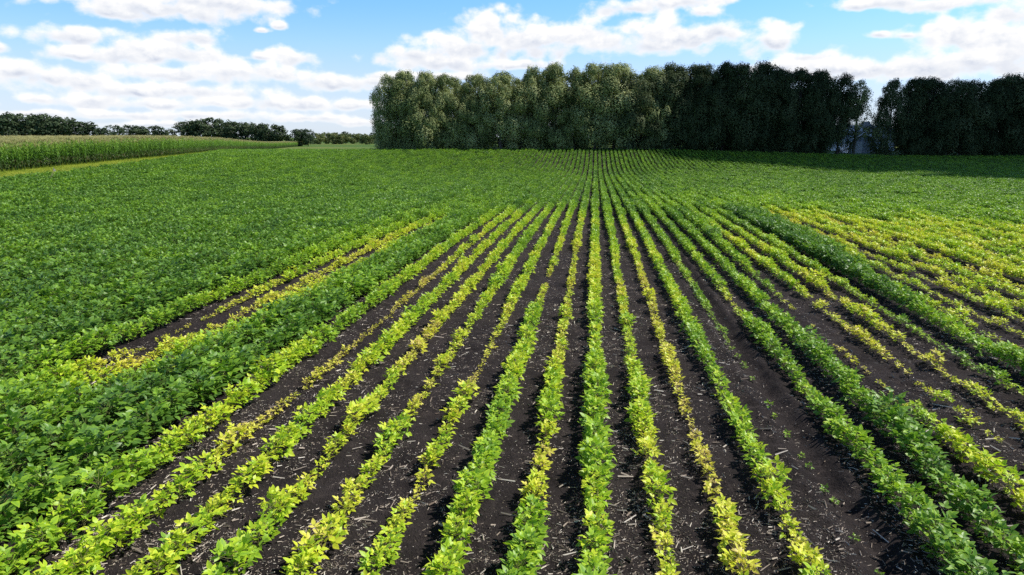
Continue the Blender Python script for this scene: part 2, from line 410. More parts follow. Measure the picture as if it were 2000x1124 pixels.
# how the field looks along every row: (picture height, health 0 yellow .. 1 dark green, size)
YI = [1250, 1124, 1090, 1000, 900, 800, 700, 640, 600, 550, 500, 450, 425, 405, 385, 349]
YM = [5.0, 6.15, 6.5, 7.5, 8.8, 10.6, 13.3, 15.6, 17.7, 21.4, 26, 33, 41.7, 50, 62, 104]
def Ym(y): return float(np.interp(-y, [-q for q in YI], YM))
ROWS = {
 0: [(1124, .56, .80), (900, .46, .76), (700, .50, .70), (640, .36, .62), (550, .34, .66), (450, .42, .68), (405, .5, .75)],
 -1: [(1124, .64, .82), (1010, .60, .74), (960, .28, .55), (880, .24, .5), (800, .36, .62), (730, .34, .62), (700, .24, .42), (600, .3, .42), (540, .18, .3), (470, .28, .42), (405, .45, .6)],
 -2: [(1124, .56, .92), (900, .5, .82), (800, .42, .7), (720, .4, .62), (640, .38, .56), (600, .42, .6), (570, .3, .34), (550, .15, .12), (520, .26, .3), (450, .35, .5), (405, .48, .65)],
 -3: [(1124, .30, .55), (1040, .26, .5), (960, .14, .32), (880, .40, .6), (830, .2, .36), (780, .30, .46), (700, .08, .18), (640, .10, .2), (600, .3, .46), (500, .32, .52), (405, .5, .7)],
 -4: [(1124, .34, .58), (1000, .24, .5), (930, .3, .5), (880, .33, .56), (800, .12, .3), (700, .2, .38), (600, .3, .42), (540, .5, .66), (480, .45, .62), (405, .5, .7)],
 -5: [(1124, .44, .66), (1000, .36, .62), (950, .2, .4), (880, .32, .55), (800, .22, .42), (700, .18, .36), (600, .26, .46), (500, .3, .5), (405, .48, .7)],
 -6: [(1124, .30, .78), (1000, .30, .66), (900, .32, .62), (800, .38, .66), (700, .34, .55), (600, .3, .5), (500, .3, .5), (405, .5, .7)],
 -7: [(1124, .40, .74), (1000, .3, .6), (900, .24, .5), (840, .2, .46), (770, .06, .25), (700, .02, .2), (640, .14, .3), (600, .03, .2), (550, .06, .26), (500, .24, .42), (420, .45, .6)],
 -8: [(1124, .5, .8), (950, .42, .75), (850, .36, .62), (750, .46, .7), (640, .46, .72), (550, .44, .72), (450, .46, .72), (410, .6, .9)],
 -9: [(1124, .76, 1.0), (900, .78, 1.0), (640, .80, .98), (550, .76, .96), (450, .78, 1.0)],
 -10: [(1124, .82, 1.05), (640, .80, 1.02), (450, .76, 1.0)],
 -11: [(1124, .9, 1.15), (900, .84, 1.08), (820, .74, 1.0), (770, .5, .85), (640, .45, .66), (550, .36, .5), (450, .28, .5), (415, .6, .9)],
 -12: [(1000, .88, 1.12), (860, .72, 1.0), (790, .42, .75), (760, .22, .5), (700, .24, .4), (640, .10, .30), (560, .14, .38), (450, .2, .5), (415, .6, .9)],
 -13: [(900, .85, 1.1), (780, .5, .85), (740, .25, .45), (690, .2, .16), (640, .2, .12), (600, .3, .34), (500, .42, .62), (430, .7, 1.0)],
 -14: [(900, .9, 1.15), (640, .6, .92), (560, .55, .9), (460, .7, 1.0)],
 1: [(1124, .28, .5), (1000, .22, .46), (950, .34, .5), (850, .24, .46), (720, .46, .6), (660, .36, .55), (600, .22, .42), (500, .34, .52), (440, .5, .68), (405, .55, .75)],
 2: [(1124, .2, .46), (1000, .12, .38), (850, .12, .36), (800, .14, .28), (740, .14, .42), (640, .12, .34), (550, .22, .38), (480, .28, .46), (405, .5, .7)],
 3: [(1124, .42, .66), (1070, .25, .45), (960, .24, .44), (850, .38, .56), (740, .40, .56), (640, .48, .62), (550, .42, .55), (450, .45, .6), (405, .55, .75)],
 4: [(1124, .62, .17), (900, .62, .15), (700, .62, .16), (640, .66, .2), (590, .62, .30), (540, .6, .38), (500, .55, .42), (450, .6, .6), (405, .65, .8)],
 5: [(1124, .66, .88), (1000, .68, .84), (850, .66, .74), (740, .56, .62), (680, .66, .68), (620, .5, .6), (595, .3, .2), (575, .1, .12), (545, .5, .55), (450, .6, .66), (405, .7, .85)],
 6: [(1124, .6, .78), (1000, .66, .78), (850, .70, .80), (740, .72, .80), (640, .70, .72), (600, .56, .56), (540, .62, .62), (480, .7, .75), (405, .8, .95)],
 7: [(1000, .42, .66), (900, .36, .58), (820, .40, .62), (770, .46, .5), (740, .1, .16), (600, .12, .14), (540, .5, .34), (500, .5, .6), (450, .65, .8), (405, .8, .95)],
 8: [(950, .26, .5), (850, .22, .42), (800, .16, .2), (740, .3, .3), (700, .1, .12), (640, .12, .22), (600, .1, .24), (540, .3, .42), (480, .26, .5), (420, .5, .7), (400, .7, .9)],
 9: [(950, .2, .5), (820, .14, .42), (760, .3, .28), (700, .12, .22), (640, .12, .28), (560, .2, .36), (500, .3, .48), (440, .4, .6), (405, .7, .9)],
 10: [(900, .22, .42), (780, .18, .36), (700, .55, .2), (640, .5, .18), (560, .5, .24), (500, .45, .45), (450, .5, .6), (405, .75, .95)],
 11: [(900, .74, .9), (700, .74, .92), (640, .62, .7), (600, .6, .8), (560, .84, 1.0), (500, .88, 1.08), (405, .86, 1.05)],
 12: [(900, .3, .36), (640, .2, .22), (590, .4, .4), (560, .35, .4), (530, .5, .6), (490, .8, .9), (450, .86, 1.0), (405, .86, 1.05)],
 13: [(900, .2, .3), (640, .14, .22), (560, .2, .34), (500, .3, .5), (460, .5, .7), (405, .85, 1.05)],
}
def row_state(i, Y):
    if i <= -15: h, s = np.interp(Y, [30, 80], [.84, .79]), np.full_like(Y, 1.15) * np.interp(Y, [40, 70], [1, np.interp(i, [-60, -25], [.95, .82])])
    elif i in ROWS:
        t = ROWS[i]; ys = [Ym(q[0]) for q in t]
        h = np.interp(Y, ys, [q[1] for q in t]); s = np.interp(Y, ys, [q[2] for q in t])
    else:
        k = ((i * 37) % 11) / 11
        h = .12 + .16 * k + 0 * Y; s = .24 + .24 * k + .011 * np.clip(Y - 16, 0, 15)
        s = s + .14 * (i > 17); h = h + .06 * (i > 20)
    if i >= 5:
        lim = np.interp(i, [5, 8, 12, 16, 24, 34, 50], [42, 44, 45, 44, 39, 35, 31])
    elif i >= -4: lim = np.interp(i, [-4, 0, 4], [43, 41, 41])
    else: lim = np.interp(i, [-14, -11, -4], [33, 38, 43])
    if i >= -14:
        lim = lim + 3 * (vnoise(i * .35, Y * .05) - .5) + 4 * (vnoise(i * 1.3, Y * .4) - .5)
        w = sstep(-2.5, 4.5, Y - lim)
        hf = np.interp(Y, [45, 70, 110], [.72, .76, .80]) + .12 * (fbm(i * .12 + 3, Y * .05) - .5); sf = np.interp(i, [-60, -25, 30, 80], [1.08, .90, .90, 1.0])
        if i >= 5: hf = hf - .14 * (1 - sstep(lim, lim + 26, Y))
        h = h * (1 - w) + hf * w; s = s * (1 - w) + sf * w
    if 8 <= i <= 10: s = s * np.interp(Y, [24, 34], [1.38, 1.]); h = h + .05
    if i >= 13: h = h + .07 * (1 - sstep(36, 48, Y))
    # patchiness
    n1 = vnoise(i * 7.13, Y * .9 + i * 3.7); n2 = vnoise(i * 3.71 + 50, Y * .55 + i * 1.9)
    n4 = vnoise(i * 9.13 + 20, Y * 2.1 + i * 5.3)
    s = s * (1 + np.interp(s, [.1, .35, .6, .8], [1.1, 1.0, .45, 0]) * (n4 - .5))
    amp = np.interp(s, [.1, .5, .8, 1.2], [.85, .75, .42, .14])
    s = s * (1 + amp * (n1 - .5)); h = h + (n2 - .5) * np.interp(h, [.1, .5, 1], [.2, .34, .2]) + (n1 - .5) * .08
    return h, s

PX, PY, PHh, PSs, PI_ = [], [], [], [], []
for i in range(-140, 190):
    X0 = ROW0 + i * D
    sp = .19
    Y = np.arange(3.6, 165, sp) + rng.normal(0, .035, len(np.arange(3.6, 165, sp)))
    X = X0 + rng.normal(0, .022, len(Y)) + .05 * (vnoise(i * 5.1, Y * .13) - .5)
    xc, yc = to_cam(X, Y)
    k = (yc > 3.6) & (yc < FIELD_END) & (np.abs(xc) < .775 * yc + 3.2) & (xc > soy_edge(yc))
    k &= (yc < 60) | (rng.random(len(Y)) < np.interp(yc, [60, 110], [1, .72]))
    X, Y = X[k], Y[k]
    if not len(X): continue
    h, s = row_state(i, Y)
    s = s * np.interp(s, [.3, .6, .85, 1.], [.80, .80, .90, 1.]) * (np.interp(Y, [6, 12], [.9, 1.]) if i > -9 else 1.) * np.exp(rng.normal(0, .15, len(Y))); h = h + rng.normal(0, 1, len(Y)) * np.where(s > .85, .022, .045)
    keep = s > .085
    if i == 4: keep &= (Y > Ym(640)) | (rng.random(len(Y)) < .42)
    sick = (i >= 7) & (s < .3)
    keep &= ~sick | (rng.random(len(Y)) < .8)
    X, Y, h, s = X[keep], Y[keep], h[keep], s[keep]
    PX.append(X); PY.append(Y); PHh.append(h); PSs.append(s); PI_.append(np.full(len(X), i))
X = np.concatenate(PX); Y = np.concatenate(PY); Hh = np.concatenate(PHh); Hh = np.clip(Hh + .05 * np.interp(Hh, [.1, .3, .5, .7], [0, 1, 1, 0]), .015, .97); S = np.concatenate(PSs); RI = np.concatenate(PI_)
n = len(X)
cls = np.where(S < .28, 0, np.where(S < .60, 1, 2))
S0 = np.array([c[0] for c in CLASSES])[cls]
sc = np.clip(S / S0, .62, 1.5)
sc = np.where(cls == 2, sc, sc)
idx = cls * NVAR + rng.integers(0, NVAR, n)
RZ = rng.random(n) * 6.283
SCL = np.stack([sc * rng.uniform(.92, 1.08, n), sc * rng.uniform(.92, 1.08, n), sc ** .85 * rng.uniform(.88, 1.12, n)], 1)
Z = ground(X, Y) + micro(X, Y)
TILT = rng.normal(0, .07, (n, 2))
# what shows largest in the frame becomes a plant of its own
def project(X, Y, Zp):
    xc, yc = to_cam(X, Y); u = Zp - HC
    cp, sp_ = math.cos(PITCH), math.sin(PITCH)
    dep = yc * cp - u * sp_; up = u * cp + yc * sp_
    return 1000 + FPX * xc / dep, 562 - FPX * up / dep, dep
px, py, dep = project(X, Y, Z + .1)
inside = (px > 4) & (px < 1996) & (py < 1118)
big = np.where(inside, np.sqrt(S) / dep, 0)
near = np.zeros(n, bool); near[np.argsort(-big)[:298]] = True

ROWNAME = {
 0: 'the wide middle row', -1: 'the row left of the middle row', -2: 'the second row left of middle',
 -3: 'the third row left of middle', -4: 'the fourth row left of middle', -5: 'the fifth row left of middle',
 -6: 'the sixth row left of middle', -7: 'the seventh row left of middle', -8: 'the row edging the dark canopy',
 -9: 'the lower left dark row', 1: 'the row right of the middle row', 2: 'the yellowest thin row',
 3: 'the row left of the bare track', 4: 'the bare wheel track', 5: 'the green row right of the track',
 6: 'the second green row right of it', 7: 'the yellowish lower right row'}
ORD = 'first second third fourth fifth sixth seventh eighth ninth tenth eleventh twelfth thirteenth fourteenth fifteenth sixteenth seventeenth eighteenth nineteenth twentieth'.split()
TENS = ['', '', 'twenty', 'thirty', 'forty', 'fifty']
def ordinal(k):
    if k <= 20: return ORD[k - 1]
    if k % 10 == 0: return {30: 'thirtieth', 40: 'fortieth', 50: 'fiftieth'}.get(k, 'sixtieth')
    return TENS[k // 10] + '-' + ORD[k % 10 - 1]
count = {}
for k in np.where(near)[0][np.argsort(Y[near])]:
    i = int(RI[k]); count[i] = count.get(i, 0) + 1
    h = Hh[k]
    colr = 'dark green' if h > .72 else 'fresh green' if h > .54 else 'lime green' if h > .38 else 'yellow-green' if h > .22 else 'pale yellow'
    size = 'tiny ' if S[k] < .22 else 'small ' if S[k] < .42 else 'bushy ' if S[k] > .8 else ''
    rn = ROWNAME.get(i, 'the dark %s row left' % ordinal(-i) if i < 0 else 'the far right rows')
    lab = '%s%s soybean, %s from the bottom in %s' % (size, colr, ordinal(count[i]), rn)
    r = empty('soybean_plant', (X[k], Y[k], Z[k]), RZ[k], tuple(SCL[k]), label=lab, category='soybean plant', group='soybean plants at the near ends of the rows')
    r.rotation_euler = (TILT[k, 0], TILT[k, 1], RZ[k])
    f = obj('foliage', P_FOL[idx[k]], r); f['health'] = float(Hh[k])
    s_ = obj('stem', P_STEM[idx[k]], r); s_['health'] = float(Hh[k])
far = ~near
dense = far & ((RI <= -14) | (dep > 42))
thin = far & ~dense
def sub(m): return np.stack([X[m], Y[m], Z[m]], 1), RZ[m], TILT[m], SCL[m], idx[m], Hh[m]
scatter('soybean_canopy', *sub(dense), P_JOIN, kind='stuff', label='closed dark green soybean canopy filling the left and the far field', category='crop')
scatter('soybean_rows', *sub(thin), P_JOIN, kind='stuff', label='yellowing soybean rows with bare black soil between them', category='crop')

# ------------------------------------------------------------------ straw on the soil
def straw():
    n = 270000
    y = 4 + 34 * rng.random(n) ** 1.6
    x = (rng.random(n) - .5) * 2 * (.72 * y + 1.5)
    i = (x - ROW0) / D
    dens = np.where((i > -14.2), .55, 0.) * (.35 + 1.1 * fbm(x * .5, y * .3, 3)) + .5 * np.exp(-((i - .6) / .7) ** 2) + .3 * np.exp(-((i - 3.5) / .5) ** 2)
    dens *= np.where(np.abs(i - 4.3) < .35, .35, 1) * np.clip((fbm(x * 1.9 + 40, y * 1.5, 3) - .30) * 4.6, .15, 2.2)
    k = rng.random(n) < dens; x, y = x[k], y[k]; n = len(x)
    L = np.exp(rng.normal(-3.95, .78, n)); L = np.clip(L, .012, .32); w = np.clip(L * .07, .0026, .008) * rng.uniform(.7, 1.8, n)
    a = rng.random(n) * 3.1416; tl = rng.normal(0, .18, n)
    z = ground(x, y) + micro(x, y) + .004 + np.abs(np.sin(tl)) * L * .5
    d = np.stack([np.cos(a) * np.cos(tl), np.sin(a) * np.cos(tl), np.sin(tl)], 1)
    s = np.stack([-np.sin(a), np.cos(a), np.zeros(n)], 1); u = np.cross(d, s)
    c = np.stack([x, y, z], 1); V = []
    for e, tw in ((-.5, 1.), (.5, .7)):
        for q in ((-1, 0), (1, 0), (0, 1.3)):
            V.append(c + d * (e * L)[:, None] + s * (q[0] * w * tw)[:, None] + u * (q[1] * w * tw)[:, None])
    V = np.stack(V, 1).reshape(-1, 3); b = np.arange(n)[:, None] * 6
    q = np.concatenate([b + np.array(f) for f in ((0, 3, 5, 2), (1, 2, 5, 4), (0, 1, 4, 3))])
    t = np.concatenate([b + np.array((0, 2, 1)), b + np.array((3, 4, 5))])
    me = mesh('crop_residue', V, [q, t], [M_STRAW], {'leaf_rand': np.repeat(rng.random(n), 6)}, False)
    obj('crop_residue', me, kind='stuff', label='pale dry straw and stalk bits littering the black soil', category='crop residue')
straw()

# ------------------------------------------------------------------ trees
def leaf_quads(mb, C, N, L, W, r, rnd, top=0.):
    """rhombic leaves at C with normals N"""
    n = len(C)
    a = np.cross(N, r.normal(0, 1, (n, 3))); a[:, 2] -= .6 * np.linalg.norm(a, axis=1)
    a -= N * np.sum(a * N, 1)[:, None]; a /= np.linalg.norm(a, axis=1)[:, None] + 1e-9
    b = np.cross(N, a)
    L = np.broadcast_to(L, (n,))[:, None]; W = np.broadcast_to(W, (n,))[:, None]
    V = np.stack([C - a * L * .5, C + b * W * .5, C + a * L * .5, C - b * W * .5], 1).reshape(-1, 3)
    q = np.arange(n)[:, None] * 4 + np.arange(4)
    mb.add(V, q, leaf_rand=np.repeat(rnd, 4), leaf_top=top)
def tree(seed, H, R, nclump, leaves, lsize, base=.06, power=3.2, round_=False, csize=(.95, 1.75), inner=.2, droop=1.3):
    r = np.random.default_rng(seed); cr = MB(); tr = MB()
    lean = r.normal(0, .25, 2)
    axis_ = lambda h: np.array([lean[0] * h, lean[1] * h, h * H])
    hs = np.linspace(0, .93, 8)
    tr.tube([axis_(h) + np.append(r.normal(0, .08, 2), 0) * (h > 0) - (np.array([0, 0, .3]) if h == 0 else 0) for h in hs], np.linspace(.26, .04, 8) * H / 15, 7)
    def env(h):
        if round_: return R * math.sqrt(max(.02, 1 - ((h - .56) / .46) ** 2))
        return R * min(1, ((h + .13) / .34)) ** .5 * max(.05, 1 - h ** power) ** .6
    lobes = r.random(12) * .35 + .8
    for c in range(nclump):
        h = base + (1 - base) * (r.random() ** .9) * .985
        az = r.random() * 6.283
        inn = r.random() < inner
        rad = env(h) * lobes[int(az / 6.283 * 6) + 6 * (h > .5)] * (r.uniform(.1, .55) if inn else r.uniform(.68, 1.0))
        p = axis_(h) + np.array([math.cos(az) * rad, math.sin(az) * rad, 0])
        cs = r.uniform(*csize) * (1.0 if h < .82 else .62)
        m = int(leaves * (cs / csize[1]) ** 1.6 * r.uniform(.8, 1.2))
        d = r.normal(0, 1, (m, 3)); d[:, 2] = d[:, 2] + .35; d /= np.linalg.norm(d, axis=1)[:, None]
        q = r.random(m) ** .22; d[:, 2] -= .0
        lump = 1 + .35 * np.sin(d[:, 0] * 5 + c) * np.sin(d[:, 1] * 6 + 2 * c)
        C = p + d * (cs * q * lump)[:, None] * np.array([1, 1, droop])
        C[:, 2] = np.maximum(C[:, 2], .25)
        N = d * 1.0 + r.normal(0, .20, (m, 3)) + np.array([0, 0, .2]); N /= np.linalg.norm(N, axis=1)[:, None]
        cv = r.random()
        leaf_quads(cr, C, N, lsize * r.uniform(.7, 1.3, m), lsize * .55 * r.uniform(.7, 1.3, m), r, np.clip(.75 * cv + .25 * r.random(m), 0, 1))
        if c % 3 == 0:
            h0 = max(.05, h - .16 - .1 * r.random()); a0 = axis_(h0)
            tr.tube([a0, (a0 * .45 + p * .55) + np.array([0, 0, -.15]), p], np.array([.075, .045, .018]) * H / 15, 4, cap=False)
    return cr, tr
def tree_meshes(n, seed0, mat, **kw):
    out = []
    for k in range(n):
        c, t = tree(seed0 + k, **kw)
        out.append((c.mesh('crown', [mat]), t.mesh('trunk', [M_BARK])))
    return out
G_DENSE = tree_meshes(6, 500, M_TREE, H=16, R=3.7, nclump=84, leaves=760, lsize=.27, base=.01, power=5., csize=(.8, 1.8))
G_BROAD = tree_meshes(2, 520, M_TREE, H=16, R=4.4, nclump=110, leaves=760, lsize=.27, csize=(.8, 1.9), base=.0, power=4.5)
G_SPARSE = tree_meshes(2, 530, M_TREE, H=16, R=3.4, nclump=90, leaves=190, lsize=.27, base=.25, csize=(.6, 1.2), inner=.15)
F_ROUND = tree_meshes(4, 540, M_FAR, H=12, R=5.2, nclump=60, leaves=70, lsize=.95, base=.08, round_=True, csize=(1.2, 2.2), droop=.9)
F_LIGHT = tree_meshes(2, 560, M_FARL, H=12, R=5.2, nclump=60, leaves=60, lsize=.9, base=.12, round_=True, csize=(1.0, 1.9), droop=.9)
F_PALE = tree_meshes(2, 570, M_FARY, H=8, R=5.5, nclump=44, leaves=60, lsize=1.1, base=.05, round_=True, csize=(1.2, 2.2), droop=.8)
F_TALL = tree_meshes(2, 580, M_FAR, H=13, R=3.2, nclump=40, leaves=60, lsize=.85, base=.2, csize=(.9, 1.6), droop=1.)

def plant_tree(name, pr, px_, yc, height, base_h, width, label, cat, group, r, sink=0., mat=None):
    x, y = at(px_, yc); s = height / base_h; r_w = 1.
    o = empty(name, (x, y, float(ground(x, y)) - sink), r.random() * 6.283, (s * width, s * width, s), label=label, category=cat, group=group)
    obj('trunk', pr[1], o); c_ = obj('crown', pr[0], o)
    if mat: c_.material_slots[0].link = 'OBJECT'; c_.material_slots[0].material = mat
    return o

# grove: tops read along the photo
TOPX = [700, 745, 760, 800, 850, 880, 905, 940, 1000, 1022, 1050, 1075, 1130, 1180, 1215, 1250, 1290, 1330, 1380, 1410, 1450, 1480, 1510, 1560, 1600, 1640, 1670, 1705, 1730, 1790, 1870, 1920, 1960, 2000, 2200]
TOPY = [200, 168, 155, 147, 145, 150, 163, 147, 145, 150, 140, 133, 133, 137, 132, 140, 132, 135, 130, 128, 128, 137, 135, 137, 143, 150, 160, 176, 162, 158, 155, 160, 155, 155, 158]
r0 = np.random.default_rng(21)
def top_h(px_, yc, x, y):
    ty = np.interp(px_, TOPX, TOPY); q = ray(px_, ty)
    return HC + q[2] / q[1] * yc - float(ground(x, y))
front = [752] + list(np.arange(792, 1640, 36.5)) + [1676] + list(np.arange(1731, 2075, 38))
k_ord = 0
for j, px_ in enumerate(front):
    px_ = px_ + (r0.normal(0, 5) if j not in (0,) and px_ != 1676 else 0)
    yc = 144.5 + r0.normal(0, .7)
    x, y = at(px_, yc); h = top_h(px_, yc, x, y) * r0.uniform(.97, 1.03)
    k_ord += 1
    if j == 0:
        plant_tree('grove_tree', G_BROAD[0], px_ + 12, yc, h * 1.06, 16, .95, 'broad rounded grey-green tree closing the left end of the grove', 'tree', 'trees of the windbreak grove', r0)
    elif px_ == 1676:
        plant_tree('grove_tree', G_SPARSE[0], px_ - 8, yc, h * 1.02, 16, 1.15, 'thin see-through tree over the white shed in the grove gap', 'tree', 'trees of the windbreak grove', r0)
        plant_tree('grove_tree', G_SPARSE[1], 1719, yc + 4, h * .86, 16, .62, 'lower sparse tree at the right side of the grove gap', 'tree', 'trees of the windbreak grove', r0)
    else:
        if px_ < 1290: lab = 'sunlit grey-green tree, %s from the left in the front of the grove' % ordinal(k_ord)
        elif px_ < 1680: lab = 'shaded dark tree left of the grove gap, %s from the grove left end' % ordinal(k_ord)
        else: lab = 'shaded dark tree, %s to the right of the gap with the shed' % ordinal(int(round((px_ - 1731) / 38)) + 1)
        pr = G_DENSE[j % 6] if r0.random() > .12 else G_BROAD[1]
        plant_tree('grove_tree', pr, px_, yc, h * r0.uniform(.97, 1.03), 16, r0.uniform(.9, 1.35) if not 1590 < px_ < 1770 else .9, lab, 'tree', 'trees of the windbreak grove', r0, mat=M_TREE_SHADED if px_ > 1270 + r0.normal(0, 20) else None)
back = list(np.arange(800, 1600, 46)) + list(np.arange(1780, 2090, 50))
for j, px_ in enumerate(back):
    px_ += r0.normal(0, 6); yc = 150 + r0.normal(0, 1.0); x, y = at(px_, yc)
    h = top_h(px_, yc, x, y) * r0.uniform(.96, 1.02)
    plant_tree('grove_tree', G_DENSE[(j * 5 + 2) % 6], px_, yc, h, 16, r0.uniform(.95, 1.2), 'tall tree filling in behind the front trees of the grove', 'tree', 'back row of the windbreak grove', r0, mat=M_TREE_SHADED if px_ > 1250 else None)

# far hedgerow on the left
FARTREES = [  # px, top y, yc, kind, width, label
 (-30, 232, 400, 'r', 1.1, None), (6, 229, 395, 'r', 1.1, 'dark tree cut by the left edge of the photo, above the corn'), (34, 228, 400, 'r', 1.05, 'tallest dark tree in the solid far left tree block'), (60, 229, 405, 'r', 1.05, 'dark tree third from the left edge in the far left block'),
 (84, 230, 400, 'r', 1.0, 'dark tree in the middle of the far left tree block'), (106, 232, 400, 'r', 1.0, 'dark tree right of the middle of the far left block'), (126, 234, 402, 'r', .95, 'dark tree near the right end of the far left block'),
 (150, 231, 395, 't', 1.3, 'dark pointed tree ending the solid far left tree block'), (168, 244, 400, 'r', .7, 'low dark tree beside the pointed tree at the block end'), (184, 238, 398, 't', 1.15, 'narrow lone dark tree right of the far left block'), (196, 254, 395, 'r', .6, 'low dark shrub at the foot of the narrow lone tree'),
 (223, 249, 400, 'r', 1.05, 'small round dark tree standing alone above the corn'), (258, 249, 420, 'r', .9, 'left tree of the pair of small green trees above the corn'), (275, 248, 425, 'r', .85, 'right tree of the pair of small green trees above the corn'), (306, 250, 430, 'r', 1.1, 'round green tree between the pair and the tall clump'), (324, 258, 430, 'r', .8, 'low bush at the left foot of the tall far clump'),
 (358, 240, 440, 'l', 1.0, 'pale feathery tree at the left end of the tall clump'), (385, 238, 430, 'r', 1.0, 'left green tree of the tall clump above the corn'), (408, 236, 430, 'r', 1.1, 'broad green tree in the middle of the tall clump'), (434, 234, 445, 'l', 1.0, 'tallest pale bare-looking tree of the tall clump'), (462, 243, 430, 'r', 1.0, 'green tree just right of the tallest pale tree'), (486, 242, 430, 'r', 1.0, 'rounded green tree on the right slope of the clump'),
 (510, 246, 425, 'r', 1.0, 'dark tree above the thinning end of the corn'), (532, 247, 425, 'r', 1.0, 'dark tree left of the pointed one over the corn end'), (552, 247, 425, 't', 1.5, 'dark pointed tree near the right end of the clump'), (584, 254, 430, 'r', 1.0, 'small dark tree past the right end of the corn'), (603, 256, 430, 'r', .9, 'last small dark tree before the pale distant woods')]
r1 = np.random.default_rng(31)
KINDS = {'r': (F_ROUND, 11), 'l': (F_LIGHT, 12), 't': (F_TALL, 13), 'p': (F_PALE, 8)}
for j, (px_, ty, yc, kd, w, lab) in enumerate(FARTREES):
    if lab is None: continue
    pr, bh = KINDS[kd]
    x, y = at(px_, yc); q = ray(px_, ty); h = HC + q[2] / q[1] * yc - float(ground(x, y))
    plant_tree('hedgerow_tree', pr[j % len(pr)], px_, yc, h, bh, w * 1.18, lab, 'tree', 'trees of the far hedgerow', r1)
DIST = [(622, 262, 'p'), (640, 260, 'p'), (655, 261, 'p'), (668, 262, 'p'), (676, 258, 'l'), (690, 262, 'p'), (702, 263, 'r'), (716, 263, 'p'), (730, 262, 'r'), (745, 262, 'p')]
DN = ['first', 'second', 'third', 'fourth', None, 'fifth', None, 'sixth', None, 'seventh']
for j, (px_, ty, kd) in enumerate(DIST):
    yc = 640 + r1.normal(0, 25); pr, bh = KINDS[kd]
    x, y = at(px_, yc); q = ray(px_, ty); h = HC + q[2] / q[1] * yc - float(ground(x, y))
    lab = {'p': 'pale green distant tree, %s from the left beside the grove end' % DN[j], 'l': 'hazy grey tree rising above the pale distant woods', 'r': 'dark green distant tree %s' % ('just left of the grove' if px_ > 715 else 'among pale distant trees')}[kd]
    plant_tree('distant_tree', pr[j % len(pr)], px_, yc, h, bh, 1.15, lab, 'tree', 'distant trees beyond the far field', r1)

# ------------------------------------------------------------------ corn
def corn(seed):
    r = np.random.default_rng(seed); m = MB(); H = 2.45
    m.tube([(0, 0, -.05), (.01, 0, H * .5), (.02, .01, H)], [.016, .013, .007], 4, leaf_top=.25, leaf_rand=.5)
    az0 = r.random() * 6.28
    for k in range(12):
        t = (k + 1) / 13; z = H * (.10 + .86 * t); az = az0 + k * math.pi + r.normal(0, .45)
        L = (.55 + .45 * math.sin(t * 3.0)) * r.uniform(.85, 1.15); rise = r.uniform(.8, 1.15)
        s = np.linspace(0, 1, 6); o = np.array([math.cos(az), math.sin(az), 0]); sd = np.array([-o[1], o[0], 0])
        C = np.outer(s * L * .72, o) + np.outer(rise * L * s * (1 - .92 * s) * 1.15, [0, 0, 1]) + [0, 0, z]
        w = .042 * np.array([.7, 1, 1, .8, .5, .05])[:, None]
        V = np.concatenate([C - sd * w, C + sd * w]); q = [(j, j + 1, j + 7, j + 6) for j in range(5)]
        lt = .04 + .15 * r.random() if t < .32 and r.random() < .6 else .2 + .62 * t
        m.add(V, q, leaf_top=lt, leaf_rand=r.random())
    for k in range(8):
        az = k * .8 + r.normal(0, .2); sp = .0 if k == 0 else r.uniform(.10, .2)
        e = np.array([math.cos(az) * sp, math.sin(az) * sp, .36 - sp * .6])
        b = np.array([.02, .01, H])
        m.tube([b, b + e * .55, b + e], [.009, .010, .005], 3, leaf_top=1.0, leaf_rand=.5 + .3 * r.random())
    return m.mesh('corn', [M_CORN])
P_CORN = [corn(700 + k) for k in range(5)]
r2 = np.random.default_rng(41)
cx, cy, cd = [], [], []
yl = np.arange(48, 470, .2)
for row in range(9):
    yy = yl + r2.normal(0, .05, len(yl)); xx = corn_edge(yy) - .76 * row + r2.normal(0, .06, len(yl))
    k = (r2.random(len(yl)) < np.interp(yy, [60, 150, 300], [1, .75, .5]))
    cx.append(xx[k]); cy.append(yy[k]); cd.append(np.full(k.sum(), row))
nb = 60000
yy = 45 + 400 * r2.random(nb) ** 1.25; dep_ = 6.5 + 150 * r2.random(nb) ** 1.6
cx.append(corn_edge(yy) - dep_); cy.append(yy); cd.append(np.full(nb, 99))
cx = np.concatenate(cx); cy = np.concatenate(cy); cd = np.concatenate(cd)
k = (cx > -.775 * cy - 6); cx, cy, cd = cx[k], cy[k], cd[k]
wx, wy = to_world(cx, cy); wz = ground(wx, wy); n = len(wx)
cs = r2.uniform(.86, 1.12, n); crz = r2.random(n) * 6.283; ct = r2.normal(0, .05, (n, 2)); cidx = r2.integers(0, 5, n)
cpx, cpy, cdep = project(wx, wy, wz + 1.3)
score = np.where((cd == 0) & (cpx > 0) & (cpx < 2000), 1 / cdep, 0)
ind = np.zeros(n, bool); ind[np.argsort(-score)[:280]] = True; ind &= score > 0
for j in np.where(ind)[0]:
    o = obj('corn_plant', P_CORN[cidx[j]], None, (wx[j], wy[j], wz[j]), label='tasselled green corn plant in the front edge of the cornfield', category='corn plant', group='corn plants along the front edge of the cornfield')
    o.rotation_euler = (ct[j, 0], ct[j, 1], crz[j]); o.scale = (cs[j],) * 3
m_ = ~ind
scatter('corn_field', np.stack([wx, wy, wz], 1)[m_], crz[m_], ct[m_], np.repeat(cs[m_][:, None], 3, 1), cidx[m_], np.ones(m_.sum()), P_CORN, kind='stuff', label='tall tasselled corn massed behind its front edge', category='crop')

